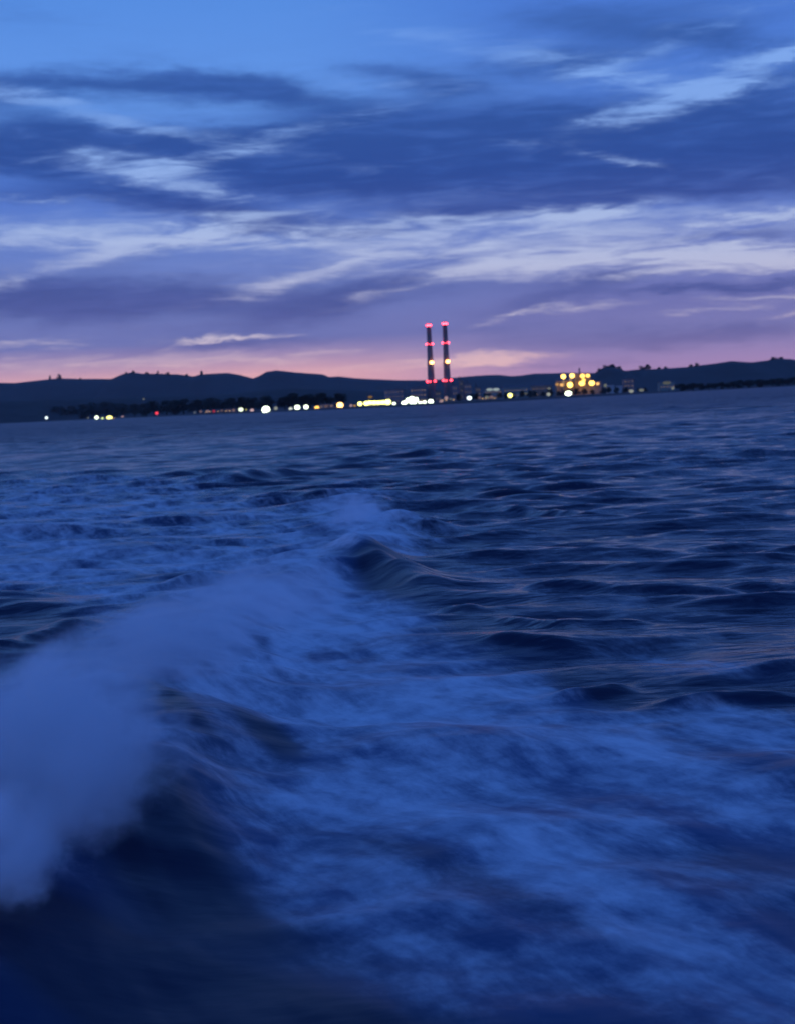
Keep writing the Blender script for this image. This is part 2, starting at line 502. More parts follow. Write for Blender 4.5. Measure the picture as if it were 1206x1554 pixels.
def sea_height(x, y, spacing):
    z = np.zeros_like(x); ox = np.zeros_like(x); oy = np.zeros_like(x)
    # gusts: patches of rougher and smoother water
    gust = 0.55 + 0.9 * fbm(x / 14, y / 20, 5, 3)
    for lam, th, a, ph in comps:
        k = 2 * math.pi / lam
        fade = np.clip((lam / spacing - 2.0) / 2.0, 0, 1)
        p = k * (x * math.cos(th) + y * math.sin(th)) + ph + 1.1 * math.sin(ph * 3) * fbm(x / (lam * 3.1), y / (lam * 3.1), int(ph * 100) % 97, 1)
        aa = a * fade * gust
        z += aa * np.cos(p)
        ox -= 0.85 * aa * math.cos(th) * np.sin(p); oy -= 0.85 * aa * math.sin(th) * np.sin(p)
    near = np.exp(-np.maximum(0, (np.hypot(x, y) - 7)) / 9)
    inside = 1 / (1 + np.exp(-(x + 2.2) * 3))
    calm = 1 - 0.75 * near * inside
    z *= calm; ox *= calm; oy *= calm
    for a, b, h, w, s, so in WAVES:
        z += ridge(x, y, a, b, h, w, s, so)
    # breaking side wave of the wake: distance to its crest line
    best = np.full_like(x, 1e9); bh = np.zeros_like(x); sd = np.zeros_like(x)
    jit = (fbm(x / 1.3, y / 1.3, 31, 3) - 0.5) * 0.7
    for i in range(len(WAKE) - 1):
        ax, ay = WAKE[i]; bx, by = WAKE[i + 1]
        dx, dy = bx - ax, by - ay; L2 = dx * dx + dy * dy
        t = np.clip(((x - ax) * dx + (y - ay) * dy) / L2, 0, 1)
        qx, qy = x - ax - t * dx, y - ay - t * dy
        d = np.hypot(qx, qy); m = d < best
        best = np.where(m, d, best)
        bh = np.where(m, WAKE_H[i] * (1 - t) + WAKE_H[i + 1] * t, bh)
        sd = np.where(m, np.sign(dx * qy - dy * qx), sd)
    n = np.where(sd > 0, best, -best) + jit            # positive: outer (left) side
    h = bh * np.exp(-(n / np.where(n > 0, 1.2, 0.85)) ** 2)
    z += h * (0.75 + 0.6 * fbm(x / 0.8, y / 0.8, 41, 3))
    z -= 0.22 * bh * np.exp(-((n + 1.6) / 0.9) ** 2)      # trough on the inner side
    # churned water inside the wake: small lumps drawn out along it
    u = x * 0.92 + y * 0.39; v = -x * 0.39 + y * 0.92
    inner = inside * np.exp(-np.maximum(0, np.hypot(x, y) - 10) / 10)
    z += inner * 0.11 * (fbm(u / 0.75, v / 2.0, 51, 4) - 0.5)
    z += inner * 0.18 * (fbm(u / 2.0, v / 4.0, 61, 2) - 0.5)
    return z, ox, oy


def build_sea():
    az = [-180, -150, -120, -95, -75, -60, -50, -42, -36, -32, -29, -27, -25.5, -24.4, -23.5, -22.8, -22.3]
    fine = list(np.arange(-22, 22.001, 0.095))
    az = np.array(az + fine + [-a for a in az[1:][::-1]])
    r = [1.0]
    while r[-1] < 8600:
        k = 0.0046 if r[-1] < 900 else 0.03
        r.append(r[-1] * (1 + k))
    r = np.array(r)
    A, Rr = np.meshgrid(np.radians(az), r)
    x = Rr * np.sin(A); y = Rr * np.cos(A)
    sp_r = np.where(Rr < 900, 0.0046, 0.03) * Rr
    daz = np.radians(np.gradient(az))[None, :] * Rr
    sp = np.maximum(sp_r, daz)
    z, ox, oy = sea_height(x, y, sp)
    X = x + ox; Y = y + oy
    nr, na = X.shape
    co = np.stack([X, Y, z], -1).reshape(-1, 3)
    co = np.vstack([co, [[0, 0, -0.1]]])
    i = np.arange(nr - 1)[:, None]; j = np.arange(na)[None, :]; j2 = (j + 1) % na
    q = np.stack([i * na + j, (i + 1) * na + j, (i + 1) * na + j2, i * na + j2], -1)
    # the seam az -180 / wrap
    q = q.reshape(-1, 4)[:, ::-1]
    c = nr * na
    tri = np.stack([np.full(na, c), (np.arange(na) + 1) % na, np.arange(na)], -1)[:, ::-1]
    me = bpy.data.meshes.new('sea')
    nq, nt = len(q), len(tri)
    me.vertices.add(len(co)); me.vertices.foreach_set('co', co.astype(np.float32).ravel())
    me.loops.add(nq * 4 + nt * 3); me.polygons.add(nq + nt)
    me.loops.foreach_set('vertex_index', np.concatenate([q.ravel(), tri.ravel()]).astype(np.int32))
    me.polygons.foreach_set('loop_start', np.concatenate([np.arange(nq) * 4, nq * 4 + np.arange(nt) * 3]).astype(np.int32))
    me.polygons.foreach_set('use_smooth', np.ones(nq + nt, bool))
    me.update(calc_edges=True)
    # how much foam floats on each spot
    wx = (fbm(x / 2.2, y / 3.5, 71, 3) - 0.5) * 1.3; wy = (fbm(x / 2.2, y / 3.5, 81, 3) - 0.5) * 2.6
    sc_ = np.clip(Rr / 14, 0.5, 1.3)
    f = 0.95 * (1 - np.exp(-1.15 * psum(FOAM, x + wx * sc_, y + wy * sc_))) - psum(BARE, x + wx * 0.4 * sc_, y + wy * 0.4 * sc_)
    # torn foam on the breaking crest
    f = f + 0.9 * np.clip((z - 0.30) * 2.5, 0, 1) * np.exp(-((x + 1.5) / 3.0) ** 2) * (y < 45)
    # aerated, churned water astern, foam or not: milky and without crisp ripples
    rr_ = np.hypot(x, y)
    aer = np.clip(1 - np.exp(-0.9 * psum(FOAM, x, y)) + np.exp(-np.maximum(0, rr_ - 9) / 3.0) * (1 / (1 + np.exp(-(x + 3.5) * 2))), 0, 1)
    aa_ = me.attributes.new('aerated', 'FLOAT', 'POINT')
    aa_.data.foreach_set('value', np.append(aer.ravel(), 1.0).astype(np.float32))
    f = np.append(np.clip(f + 0.2, 0, 1.5).ravel(), 0.0)
    at_ = me.attributes.new('foam', 'FLOAT', 'POINT')
    at_.data.foreach_set('value', f.astype(np.float32))
    o = bpy.data.objects.new('sea', me); col.objects.link(o)
    me.materials.append(sea_mat())
    tag(o, kind='structure')
    return o


def sea_mat():
    m = bpy.data.materials.new('churned_sea'); m.use_nodes = True
    T = NT(m.node_tree)
    P = T.n('ShaderNodeTexCoord').outputs['Object']
    foam = T.n('ShaderNodeAttribute', attribute_name='foam').outputs['Fac']
    aer = T.n('ShaderNodeAttribute', attribute_name='aerated').outputs['Fac']
    # foam drawn out into streaks along the wake
    wv = T.noise(P, 0.45, 3, 0.5, color=True)
    Pw = T.v('ADD', P, T.v('MULTIPLY', T.v('SUBTRACT', wv, (0.5, 0.5, 0.5)), (0.9, 0.9, 0.0)))
    q = T.xyz(T.v('DOT_PRODUCT', Pw, (0.85, 0.53, 0.0)), T.m('MULTIPLY', T.v('DOT_PRODUCT', Pw, (0.53, -0.85, 0.0)), 0.34), 0.0)
    s1 = T.noise(q, 1.5, 6, 0.60, 0.0)
    s2 = T.noise(q, 5.5, 7, 0.66, 0.1)
    s4 = T.noise(P, 3.2, 6, 0.62, 0.0)
    s3 = T.noise(P, 0.34, 4, 0.55, 0.3)
    v = T.m('MULTIPLY_ADD', T.m('SUBTRACT', s1, 0.5), 2.1, T.m('SUBTRACT', foam, 0.2))
    v = T.m('MULTIPLY_ADD', T.m('SUBTRACT', s2, 0.5), 1.0, v)
    v = T.m('MULTIPLY_ADD', T.m('SUBTRACT', s3, 0.5), 1.2, v)
    v = T.m('MULTIPLY_ADD', T.m('SUBTRACT', s4, 0.5), 1.1, v)
    gate = T.sstep(foam, 0.12, 0.50)
    f = T.m('MULTIPLY', T.sstep(v, -0.08, 1.25), gate)
    f = T.m('MULTIPLY', f, 0.97)
    water = T.n('ShaderNodeBsdfPrincipled')
    T.link(T.mix(T.m('MULTIPLY', aer, T.sstep(foam, 0.0, 0.7)), (0.004, 0.012, 0.040, 1), (0.030, 0.085, 0.20, 1)), water.inputs['Base Color'])   # bubbles under the surface
    far = T.sstep(T.v('LENGTH', P), 25.0, 350.0)      # waves too far out for the mesh to carry count as roughness
    T.link(T.m('ADD', T.m('MULTIPLY_ADD', far, 0.24, 0.13), T.m('MULTIPLY', aer, 0.28)), water.inputs['Roughness'])
    water.inputs['IOR'].default_value = 1.333
    # ripples too small for the mesh: short steep ones, and long-crested ones that still count far out
    st = T.n('ShaderNodeMapping'); T.link(P, st.inputs[0]); st.inputs['Scale'].default_value = (0.45, 1.0, 1.0)
    b1 = T.noise(st.outputs[0], 2.6, 5, 0.55, 0.4)
    b2 = T.noise(st.outputs[0], 0.55, 4, 0.6, 0.2)
    bsum = T.m('ADD', T.m('MULTIPLY', b1, 0.060), T.m('MULTIPLY', b2, 0.34))
    b3 = T.noise(st.outputs[0], 0.14, 5, 0.62, 0.2)
    bsum = T.m('ADD', bsum, T.m('MULTIPLY', T.m('MULTIPLY', b3, T.sstep(T.v('LENGTH', P), 60.0, 300.0)), 6.0))
    bump = T.n('ShaderNodeBump'); bump.inputs['Strength'].default_value = 0.7; bump.inputs['Distance'].default_value = 1.0
    T.link(T.m('MULTIPLY', bsum, T.m('MULTIPLY_ADD', aer, -0.78, 1.0)), bump.inputs['Height']); T.link(bump.outputs[0], water.inputs['Normal'])
    fm = T.n('ShaderNodeBsdfPrincipled')
    fm.inputs['Base Color'].default_value = (0.80, 0.82, 0.84, 1)
    fm.inputs['Roughness'].default_value = 0.85
    bump2 = T.n('ShaderNodeBump'); bump2.inputs['Strength'].default_value = 0.35; bump2.inputs['Distance'].default_value = 0.06
    T.link(s2, bump2.inputs['Height']); T.link(bump2.outputs[0], fm.inputs['Normal'])
    mx = T.n('ShaderNodeMixShader'); T.link(f, mx.inputs[0])
    T.link(water.outputs[0], mx.inputs[1]); T.link(fm.outputs[0], mx.inputs[2])
    o = T.n('ShaderNodeOutputMaterial'); T.link(mx.outputs[0], o.inputs[0])
    return m


build_sea()


# spray thrown up by the wake, thin enough to look through at its rim
def spray(name, c, half, dens, label, seed, rz=0.0, cat='spray'):
    mb = MB(); mb.ball((0, 0, 0), 1.0, n=24)
    m = bpy.data.materials.new('drifting_spray'); m.use_nodes = True
    T = NT(m.node_tree)
    tc = T.n('ShaderNodeTexCoord').outputs['Object']
    q = T.v('ADD', tc, T.v('MULTIPLY', T.v('SUBTRACT', T.noise(tc, 1.9, 7, 0.68, color=True), (0.5, 0.5, 0.5)), (1.4, 1.4, 1.4)))
    r = T.v('LENGTH', q)
    fall = T.m('SUBTRACT', 1.0, T.sstep(r, 0.35, 0.85))
    edge = T.m('SUBTRACT', 1.0, T.sstep(T.v('LENGTH', tc), 0.80, 0.99))
    nz = T.noise(T.v('ADD', tc, (seed, seed * 2.0, 0.0)), 2.4, 8, 0.68)
    d = T.m('MULTIPLY', T.m('MULTIPLY', fall, edge), T.m('MULTIPLY', T.sstep(nz, 0.30, 0.66), dens))
    pv = T.n('ShaderNodeVolumePrincipled')
    pv.inputs['Color'].default_value = (0.92, 0.97, 1.0, 1)
    T.link(d, pv.inputs['Density'])
    o = T.n('ShaderNodeOutputMaterial'); T.link(pv.outputs[0], o.inputs['Volume'])
    ob = mb.build(name, m)
    ob.location = c; ob.scale = half; ob.rotation_euler = (0, 0, rz)
    tag(ob, label, cat, kind='stuff')
    return ob


def spray_at(px, py, Y, rx, ry, depth, dens, label, seed, rz=0.0):
    c = at(px, py, Y)
    spray('sea_spray', c, (rx / FPX * Y, depth, ry / FPX * Y), dens, label, seed, rz)


spray_at(75, 1130, 9.4, 245, 215, 1.2, 6.5, 'tall milky plume of spray at the near end of the wake', 1.0, -0.3)
spray_at(0, 1290, 7.9, 140, 120, 0.7, 7.0, 'low dense spray beside the dark trough', 7.0)
spray_at(250, 970, 13.5, 190, 85, 1.4, 3.0, 'soft spray drifting over the bend of the wake crest', 2.0)
spray_at(400, 900, 19.0, 200, 60, 2.0, 1.2, 'thin spray over the middle of the wake crest', 3.0)
spray_at(545, 795, 33.0, 72, 58, 1.2, 2.8, 'spray burst at the far end of the wake', 4.0)

# ------------------------------------------------------------------ land
def interp(pts, x):
    xs = [p[0] for p in pts]; ys = [p[1] for p in pts]
    return float(np.interp(x, xs, ys))


def hill(name, pts, Y, depth, mat, bump=1.0, step=3.0, base=-3.0, bscale=1.0, label=None):
    x0, x1 = pts[0][0], pts[-1][0]
    n = int((x1 - x0) / step)
    secs = [(-1.0, 0.0), (-0.75, 0.22), (-0.5, 0.5), (-0.25, 0.80), (-0.08, 0.96), (0, 1.0), (0.1, 0.95), (0.5, 0.5), (1.0, 0.0)]
    px = np.linspace(x0, x1, n)
    V = []
    for i, p in enumerate(px):
        c = at(p, interp(pts, p), Y)
        for k, (dy, f) in enumerate(secs):
            w = (fbm(np.array([c.x / 90 * bscale]), np.array([dy * 9.0 + k]), 3 + int(Y) % 50, 4)[0] - 0.5)
            h = (c.z - base) * f + base + w * bump * (0.6 if 0 < k < len(secs) - 1 else 0)
            V.append((c.x * (1 + dy * depth / Y * 0.0), c.y + dy * depth + w * depth * 0.08, h))
    m = len(secs)
    F = [(i * m + k, (i + 1) * m + k, (i + 1) * m + k + 1, i * m + k + 1) for i in range(n - 1) for k in range(m - 1)]
    F.append(tuple(range(m))); F.append(tuple((n - 1) * m + k for k in range(m))[::-1])
    me = bpy.data.meshes.new(name); me.from_pydata(V, [], F); me.update()
    o = link_mesh(name, me, mat, smooth=True)
    tag(o, kind='structure')
    return o


FAR = [(-700, 600), (-300, 592), (0, 581), (25, 581), (60, 577), (90, 574), (125, 575), (170, 575), (178, 571), (188, 567),
       (200, 565), (215, 567), (245, 567), (262, 568), (270, 568), (295, 571), (305, 568), (345, 566), (365, 569), (385, 574),
       (395, 570), (405, 564), (420, 562), (450, 565), (490, 568), (500, 572), (515, 571), (540, 574), (600, 577), (640, 577),
       (665, 576), (690, 573), (710, 571), (745, 569), (757, 569), (775, 571), (790, 570), (810, 567), (850, 566), (900, 566),
       (1000, 562), (1206, 556), (1500, 552)]
hill('hill', FAR, 7200, 900, M_HILL, 6.0)
RIGHT = [(830, 596), (870, 583), (890, 575), (903, 566), (915, 558), (925, 556), (937, 559), (947, 563), (965, 561), (990, 560),
         (1010, 559), (1045, 557), (1065, 554), (1110, 548), (1140, 550), (1165, 547), (1175, 544), (1200, 545), (1206, 547),
         (1300, 540), (1500, 545), (1900, 545)]
hill('hill', RIGHT, 4300, 600, M_HILL, 4.0)
MIDL = [(-700, 625), (-200, 612), (0, 609), (100, 606), (220, 602), (300, 601), (360, 597), (400, 592), (440, 589), (520, 592),
        (590, 594), (640, 596), (760, 597), (860, 595), (900, 596)]
hill('hill', MIDL, 3700, 420, M_WOOD, 5.0, bscale=2.0)

# low shore: its water edge, as seen, is nearer in the middle than at both ends
SHORE = [(-900, 5200), (-300, 4300), (60, 3300), (250, 2200), (420, 1450), (600, 1180), (800, 1250), (930, 1500), (1040, 1900), (1206, 2300), (1600, 3000), (2400, 4000)]


def shore_Y(px): return interp(SHORE, px)


V = []; F = []
pxs = np.linspace(-900, 2400, 700)
for i, p in enumerate(pxs):
    Y = shore_Y(p); X = (p - PW / 2) / FPX * Y
    w = fbm(np.array([X / 30.0]), np.array([0.5]), 9, 4)[0]
    Y = Y + (w - 0.5) * 60
    far = max(Y + 900, 8400)
    for (yy, zz) in ((Y, -1.5), (Y + 12, 0.5 + w * 0.7), (Y + 60, 1.3 + w * 0.6), (Y + 700, 2.2), (far, 4.0)):
        V.append(((p - PW / 2) / FPX * yy, yy, zz))
for i in range(len(pxs) - 1):
    for k in range(4):
        F.append((i * 5 + k, (i + 1) * 5 + k, (i + 1) * 5 + k + 1, i * 5 + k + 1))
me = bpy.data.meshes.new('shore_ground'); me.from_pydata(V, [], F); me.update()
tag(link_mesh('shore_ground', me, M_SAND, smooth=True), kind='structure')


# ------------------------------------------------------------------ trees
def tree_meshes(kind, seed):
    rs = random.Random(seed)
    tr = MB(); cr = MB()
    H = 1.0
    tr.bar((0, 0, -0.05), (0.02, 0, 0.45), 0.035, 6, 0.02)
    for k in range(5):
        a = rs.uniform(0, 6.28)
        tr.bar((0.01, 0, 0.25 + 0.05 * k), (0.22 * math.cos(a), 0.22 * math.sin(a), 0.5 + 0.06 * k), 0.014, 5, 0.005)
    lumps = []
    for k in range(14):
        a = rs.uniform(0, 6.28); rr = rs.uniform(0, 0.30)
        if kind == 'conifer':
            z = rs.uniform(0.25, 0.98); rr *= (1.05 - z) * 1.2; sz = 0.05 + 0.17 * (1.05 - z)
        else:
            z = rs.uniform(0.16, 0.86); rr *= 1.15 - 0.5 * z; sz = rs.uniform(0.11, 0.19)
        lumps.append((rr * math.cos(a), rr * math.sin(a), z, sz))
    for (x, y, z, s) in lumps:
        for q in range(90):
            d = Vector((rs.gauss(0, 1), rs.gauss(0, 1), rs.gauss(0, 1))).normalized() * s * rs.uniform(0.55, 1.08)
            c = Vector((x, y, z)) + d
            u = Vector((rs.gauss(0, 1), rs.gauss(0, 1), rs.gauss(0, 1))).normalized()
            w = u.orthogonal().normalized(); e = rs.uniform(0.028, 0.052)
            cr.add([c - u * e, c + w * e * 0.7, c + u * e, c - w * e * 0.7], [(0, 1, 2, 3)])
    def mk(mb, n, mt):
        me = bpy.data.meshes.new(n); me.from_pydata(mb.v, [], mb.f); me.update(); me.materials.append(mt); return me
    return mk(tr, 'trunk', M_BARK), mk(cr, 'crown', M_LEAF)


TM = {('conifer', i): tree_meshes('conifer', i + 3) for i in range(2)}
TM.update({('oak', i): tree_meshes('oak', i + 20) for i in range(3)})


def tree(kind, var, px, py_top, Y, height, label, group, wide=1.0):
    p = at(px, py_top, Y)
    t = empty(kind_names[kind], (p.x, p.y, p.z - height), random.uniform(0, 6.28))
    t.scale = (height * wide, height * wide, height)
    a, b = TM[(kind, var)]
    for n, me in (('trunk', a), ('crown', b)):
        o = bpy.data.objects.new(n, me); col.objects.link(o); o.parent = t
    tag(t, label, 'tree', group)


kind_names = {'conifer': 'conifer_tree', 'oak': 'broadleaf_tree'}
RIDGE_T = [(76, 569, 'small tree standing alone on the low ridge at the far left'),
           (90, 566, 'taller tree on the low ridge above the lone white shore light'),
           (122, 572, 'stunted tree on the flat stretch of the left ridge'),
           (192, 563, 'tree on the near shoulder of the left knoll'),
           (202, 561, 'tallest tree on top of the left knoll'),
           (224, 563, 'first of the trees strung right of the left knoll'),
           (240, 562, 'tree in the middle of the string right of the left knoll'),
           (256, 563, 'last of the trees strung right of the left knoll'),
           (284, 566, 'tiny tree in the dip between two ridge knolls'),
           (306, 561, 'pointed tree at the start of the long flat knoll')]
for i, (x, y, l) in enumerate(RIDGE_T):
    tree('oak' if i % 3 else 'conifer', i % 2, x, y + 1, 7150, 34, l, 'trees along the left ridge', 1.1)
RIGHT_T = [(909, 557, 1.5, 'tree on the left flank of the round wooded knoll'), (918, 552, 1.6, 'tree left of the top of the round wooded knoll'),
           (928, 551, 1.6, 'tree on the very top of the round wooded knoll'), (938, 554, 1.5, 'tree on the right flank of the round wooded knoll'),
           (972, 553, 1.2, 'big bushy tree, left half of the pair right of the round knoll'), (981, 551, 1.3, 'big bushy tree, right half of the pair right of the round knoll'),
           (999, 555, 1.2, 'smaller tree in the notch of the right ridge'), (1008, 554, 1.0, 'small tree just past the notch of the right ridge'),
           (1048, 551, 1.2, 'tree left of the spiky one on the right ridge'), (1056, 549, 1.0, 'spiky tree halfway along the right ridge'),
           (1108, 546, 1.4, 'low tree on the swell of the right ridge'), (1172, 540, 1.5, 'tree on the highest crest near the right edge'),
           (1184, 540, 1.5, 'tree just right of the highest crest')]
for i, (x, y, w, l) in enumerate(RIGHT_T):
    tree('oak', i % 3, x, y + 1.5, 4290, 24, l, 'trees on the right ridge', w)
for i in range(46):
    x = 1035 + i * 9.5 + random.uniform(-4, 4)
    Y = shore_Y(x) + random.uniform(25, 60)
    top = np.interp(x, [1035, 1100, 1206, 1500], [583, 579, 573, 560]) + random.uniform(-1.6, 1.8)
    p = at(x, top, Y)
    tree('oak', i % 3, x, top, Y, max(5, p.z - 0.8), 'dark tree in the unbroken shore belt at the right', 'trees of the dark shore belt at the right', random.uniform(2.0, 3.0))
for i in range(26):
    x = 700 + i * 11.0 + random.uniform(-5, 5)
    Y = shore_Y(x) + random.uniform(420, 600)
    top = np.interp(x, [700, 830, 990], [598, 592, 586]) + random.uniform(-2, 2)
    p = at(x, top, Y)
    tree('oak', i % 3, x, top, Y, max(4, p.z - 1.2), 'dark bush of the broken row between the lights and the factory', 'bushes behind the middle shore', 1.3)
for i in range(34):
    x = -20 + i * 16 + random.uniform(-6, 6)
    Y = shore_Y(x) + random.uniform(200, 500)
    top = np.interp(x, [0, 200, 400, 540], [616, 610, 600, 596]) + random.uniform(-3, 3)
    p = at(x, top, Y)
    tree('oak', i % 3, x, top, Y, max(5, p.z - 1.5), 'dark tree of the loose belt behind the left shore lights', 'trees behind the left shore lights', 1.9)


# ------------------------------------------------------------------ power station
LIT_R = mat_emit('red_beacon', (1.0, 0.045, 0.07, 1), 9.0)
LIT_P = mat_emit('pink_strobe', (1.0, 0.055, 0.09, 1), 11.0)
LIT_O = mat_emit('orange_strobe', (1.0, 0.30, 0.09, 1), 12.0)


def chimney(px_top, py_top, px_bot, py_bot, Y, label, levels):
    top = at(px_top, py_top, Y); bot = at(px_bot, py_bot, Y)
    z0 = 1.5; H = top.z - z0
    t = empty('chimney', ((top.x + bot.x) / 2, Y, z0))
    sc_ = Y / FPX
    r0, r1 = 6.6 * sc_, 3.4 * sc_
    rr = lambda f: r0 + (r1 - r0) * (1 - (1 - f) ** 1.5) if f < 1 else r1
    sh = MB(); sh.lathe([(rr(f), H * f) for f in np.linspace(0, 0.985, 16)], 28); sh.build('shaft', M_CONC, t, True)
    cp = MB(); cp.lathe([(r1 * 1.10, 0.975 * H), (r1 * 1.16, 0.98 * H), (r1 * 1.16, H), (r1 * 0.8, H + 0.3)], 28); cp.build('cap', M_STEEL, t)
    ft = MB(); ft.lathe([(r0 * 1.25, -2), (r0 * 1.25, 3.0), (r0 * 1.02, 3.6)], 28); ft.build('footing', M_CONC, t)
    ld = MB()
    for s in (-0.35, 0.35):
        ld.bar((s, -r0 - 0.5, 1), (s, -r1 - 0.6, H * 0.97), 0.06, 4)
    for k in range(60):
        f = (k + 1) / 62; ld.box((0, -(rr(f) + 0.55), H * f), (0.7, 0.08, 0.08))
    ld.build('ladder', M_STEEL, t)
    for (py, kind) in levels:
        z = at(px_top, py, Y).z - z0; r = rr(z / H)
        pl = MB(); pl.lathe([(r, z - 0.5), (r + 1.9, z - 0.4), (r + 1.9, z), (r, z)], 28)
        for k in range(20):
            a = k * math.pi / 10; pl.box(((r + 1.8) * math.cos(a), (r + 1.8) * math.sin(a), z + 0.6), (0.1, 0.1, 1.2))
        pl.lathe([(r + 1.85, z + 1.15), (r + 1.75, z + 1.15), (r + 1.75, z + 1.25), (r + 1.85, z + 1.25)], 28, caps=False)
        pl.build('walkway', M_STEEL, t)
        if kind == 'top': lamps = [(-0.5, -1, LIT_P, 2.4), (0.5, -1, LIT_P, 2.4)]
        elif kind == 'band': lamps = [(-1, -0.55, LIT_P, 1.8), (0, -1, LIT_R, 1.0), (1, -0.55, LIT_P, 1.8)]
        elif kind == 'big': lamps = [(0.35, -1, LIT_O, 3.6)]
        else: lamps = [(-1, -0.5, LIT_R, 2.2), (-0.3, -1, LIT_R, 1.6), (0.9, -0.5, LIT_R, 2.2)]
        for (ax, ay, mt, s) in lamps:
            l = math.hypot(ax, ay); R = r + 1.3
            ab = MB(); cx, cy = ax / l * R, ay / l * R
            ab.lathe([(0.5 * s, 0), (s, 0.35 * s), (s, 1.3 * s), (0.5 * s, 1.7 * s)], 12, (cx, cy, z + 0.02))
            ab.build('beacon', mt, t)
    tag(t, label, 'chimney', 'tall power station chimneys')
    return t


chimney(651.5, 491, 653.5, 609, 2700, 'left one of the two tall concrete chimneys with red warning lights',
        [(495.5, 'top'), (523.5, 'band'), (553, 'big'), (580.5, 'low')])
chimney(675.5, 488.5, 678, 608, 2700, 'right one of the two tall concrete chimneys with red warning lights',
        [(493, 'top'), (521.5, 'band'), (551.5, 'big'), (579, 'low')])

WIN_W = mat_emit('added_window_glow_warm', (1.0, 0.62, 0.30, 1), 0.9)  # window glow, here and below, added to brighten the dim buildings
WIN_D = mat_emit('added_window_glow_dim', (1.0, 0.66, 0.42, 1), 0.40)


def building(name, px0, px1, py_top, Y, depth, wall, label, cat, roof='flat', windows=4, win=WIN_D, stack=0, group=None, door=True):
    a = at(px0, py_top, Y); b = at(px1, py_top, Y)
    w = b.x - a.x; z0 = 1.6; H = max(2.5, (a.z + b.z) / 2 - z0)
    t = empty(name, ((a.x + b.x) / 2, Y + depth / 2, z0))
    wl = MB(); hw = H * (0.86 if roof == 'gable' else 1.0)
    wl.box((0, 0, hw / 2), (w, depth, hw))
    n = max(2, int(w / 6))
    for k in range(n + 1):
        wl.box((-w / 2 + w * k / n, -depth / 2 - 0.12, hw / 2), (0.4, 0.24, hw * 0.98))
    wl.build('wall', wall, t)
    rf = MB()
    if roof == 'gable':
        o = 0.5; hw2 = hw + 0.01
        v = [(-w / 2 - o, -depth / 2 - o, hw2), (w / 2 + o, -depth / 2 - o, hw2), (w / 2 + o, depth / 2 + o, hw2), (-w / 2 - o, depth / 2 + o, hw2), (-w / 2 - o, 0, H), (w / 2 + o, 0, H)]
        rf.add(v, [(0, 1, 5, 4), (2, 3, 4, 5), (0, 4, 3), (1, 2, 5), (3, 2, 1, 0)])
    else:
        rf.box((0, 0, H + 0.25), (w + 0.6, depth + 0.6, 0.5))
        for k in range(max(1, int(w / 14))):
            rf.box((random.uniform(-w / 2 + 2, w / 2 - 2), 0, H + 1.2), (2.4, 2.4, 1.4))
    ro = rf.build('roof', M_ROOF, t)
    for k in range(stack):
        s = MB(); x = -w / 3 + k * w / 3
        s.lathe([(0.9, H), (0.9, H + 7), (1.1, H + 7), (1.1, H + 7.6)], 12, (x, depth / 4, 0)); s.build('flue', M_STEEL, t)
    rows = max(1, min(3, int(hw / 7)))
    for r in range(rows):
        for k in range(windows):
            x = -w / 2 + w * (k + 0.5) / windows; z = hw * (r + 0.6) / (rows + 0.2)
            ws = min(1.6, w / windows * 0.4); hs = min(0.9, hw / rows * 0.25)
            wn = MB(); wn.box((x, -depth / 2 - 0.06, z), (ws, 0.1, hs)); p = wn.build('window', win, t)
            fr = MB()
            for sx in (-1, 1): fr.box((x + sx * (ws / 2 + 0.07), -depth / 2 - 0.08, z), (0.12, 0.16, hs + 0.28))
            for sz in (-1, 1): fr.box((x, -depth / 2 - 0.08, z + sz * (hs / 2 + 0.07)), (ws, 0.16, 0.12))
            fr.build('frame', M_STEEL, p)
    if door:
        d = MB(); d.box((w * 0.12, -depth / 2 - 0.07, 1.5), (2.6, 0.14, 3.0)); d.build('door', M_STEEL, t)
    tag(t, label, cat, group)
    return t


building('turbine_hall', 583, 612, 591, 2600, 40, M_WALLG, 'low grey hall behind the long row of yellow lights', 'industrial building', windows=5)
building('turbine_hall', 622, 646, 588, 2680, 45, M_WALLG, 'grey hall just left of the left chimney', 'industrial building', windows=5, win=WIN_W)
building('pump_house', 660, 668, 593, 2640, 18, M_WALLT, 'small block between the feet of the two chimneys', 'industrial building', windows=2)
building('boiler_house', 686, 693, 585, 2640, 24, M_WALLG, 'narrow boiler tower just right of the right chimney', 'industrial building', windows=2, stack=1)
building('boiler_house', 696, 702, 577, 2660, 20, M_WALLT, 'tall slim tan boiler tower, highest of the blocks by the chimneys', 'industrial building', windows=1, stack=1)
building('boiler_house', 704, 714, 582, 2660, 26, M_WALLG, 'wide grey boiler tower beside the tall tan one', 'industrial building', windows=3, stack=2)
building('boiler_house', 721, 728, 588, 2660, 24, M_WALLT, 'short boiler block standing apart on the right of the power station', 'industrial building', windows=2, stack=1)
building('long_shed', 735, 760, 588.5, 2200, 24, M_WALLP, 'long pale green shed with added glow before its wall', 'shed', 'gable', 8)
building('long_shed', 763, 800, 585, 2400, 24, M_WALLP, 'second pale green shed, longer and dimmer, further right', 'shed', 'gable', 8)
building('warehouse', 806, 836, 582, 2350, 30, M_WALLT, 'brown warehouse left of the orange lit factory', 'warehouse', 'gable', 6)
building('shed', 945, 961, 575, 2300, 14, M_WALLG, 'pale bluish block right of the orange lit factory', 'industrial building', windows=3)
building('harbour_building', 668, 690, 603, 1500, 12, M_WALLG, 'low harbour building under the right chimney', 'building', 'gable', 4, WIN_W)
building('harbour_building', 729, 752, 601, 1550, 12, M_WALLT, 'low harbour building with dim lights beneath the long pale shed', 'building', 'gable', 5, WIN_W)
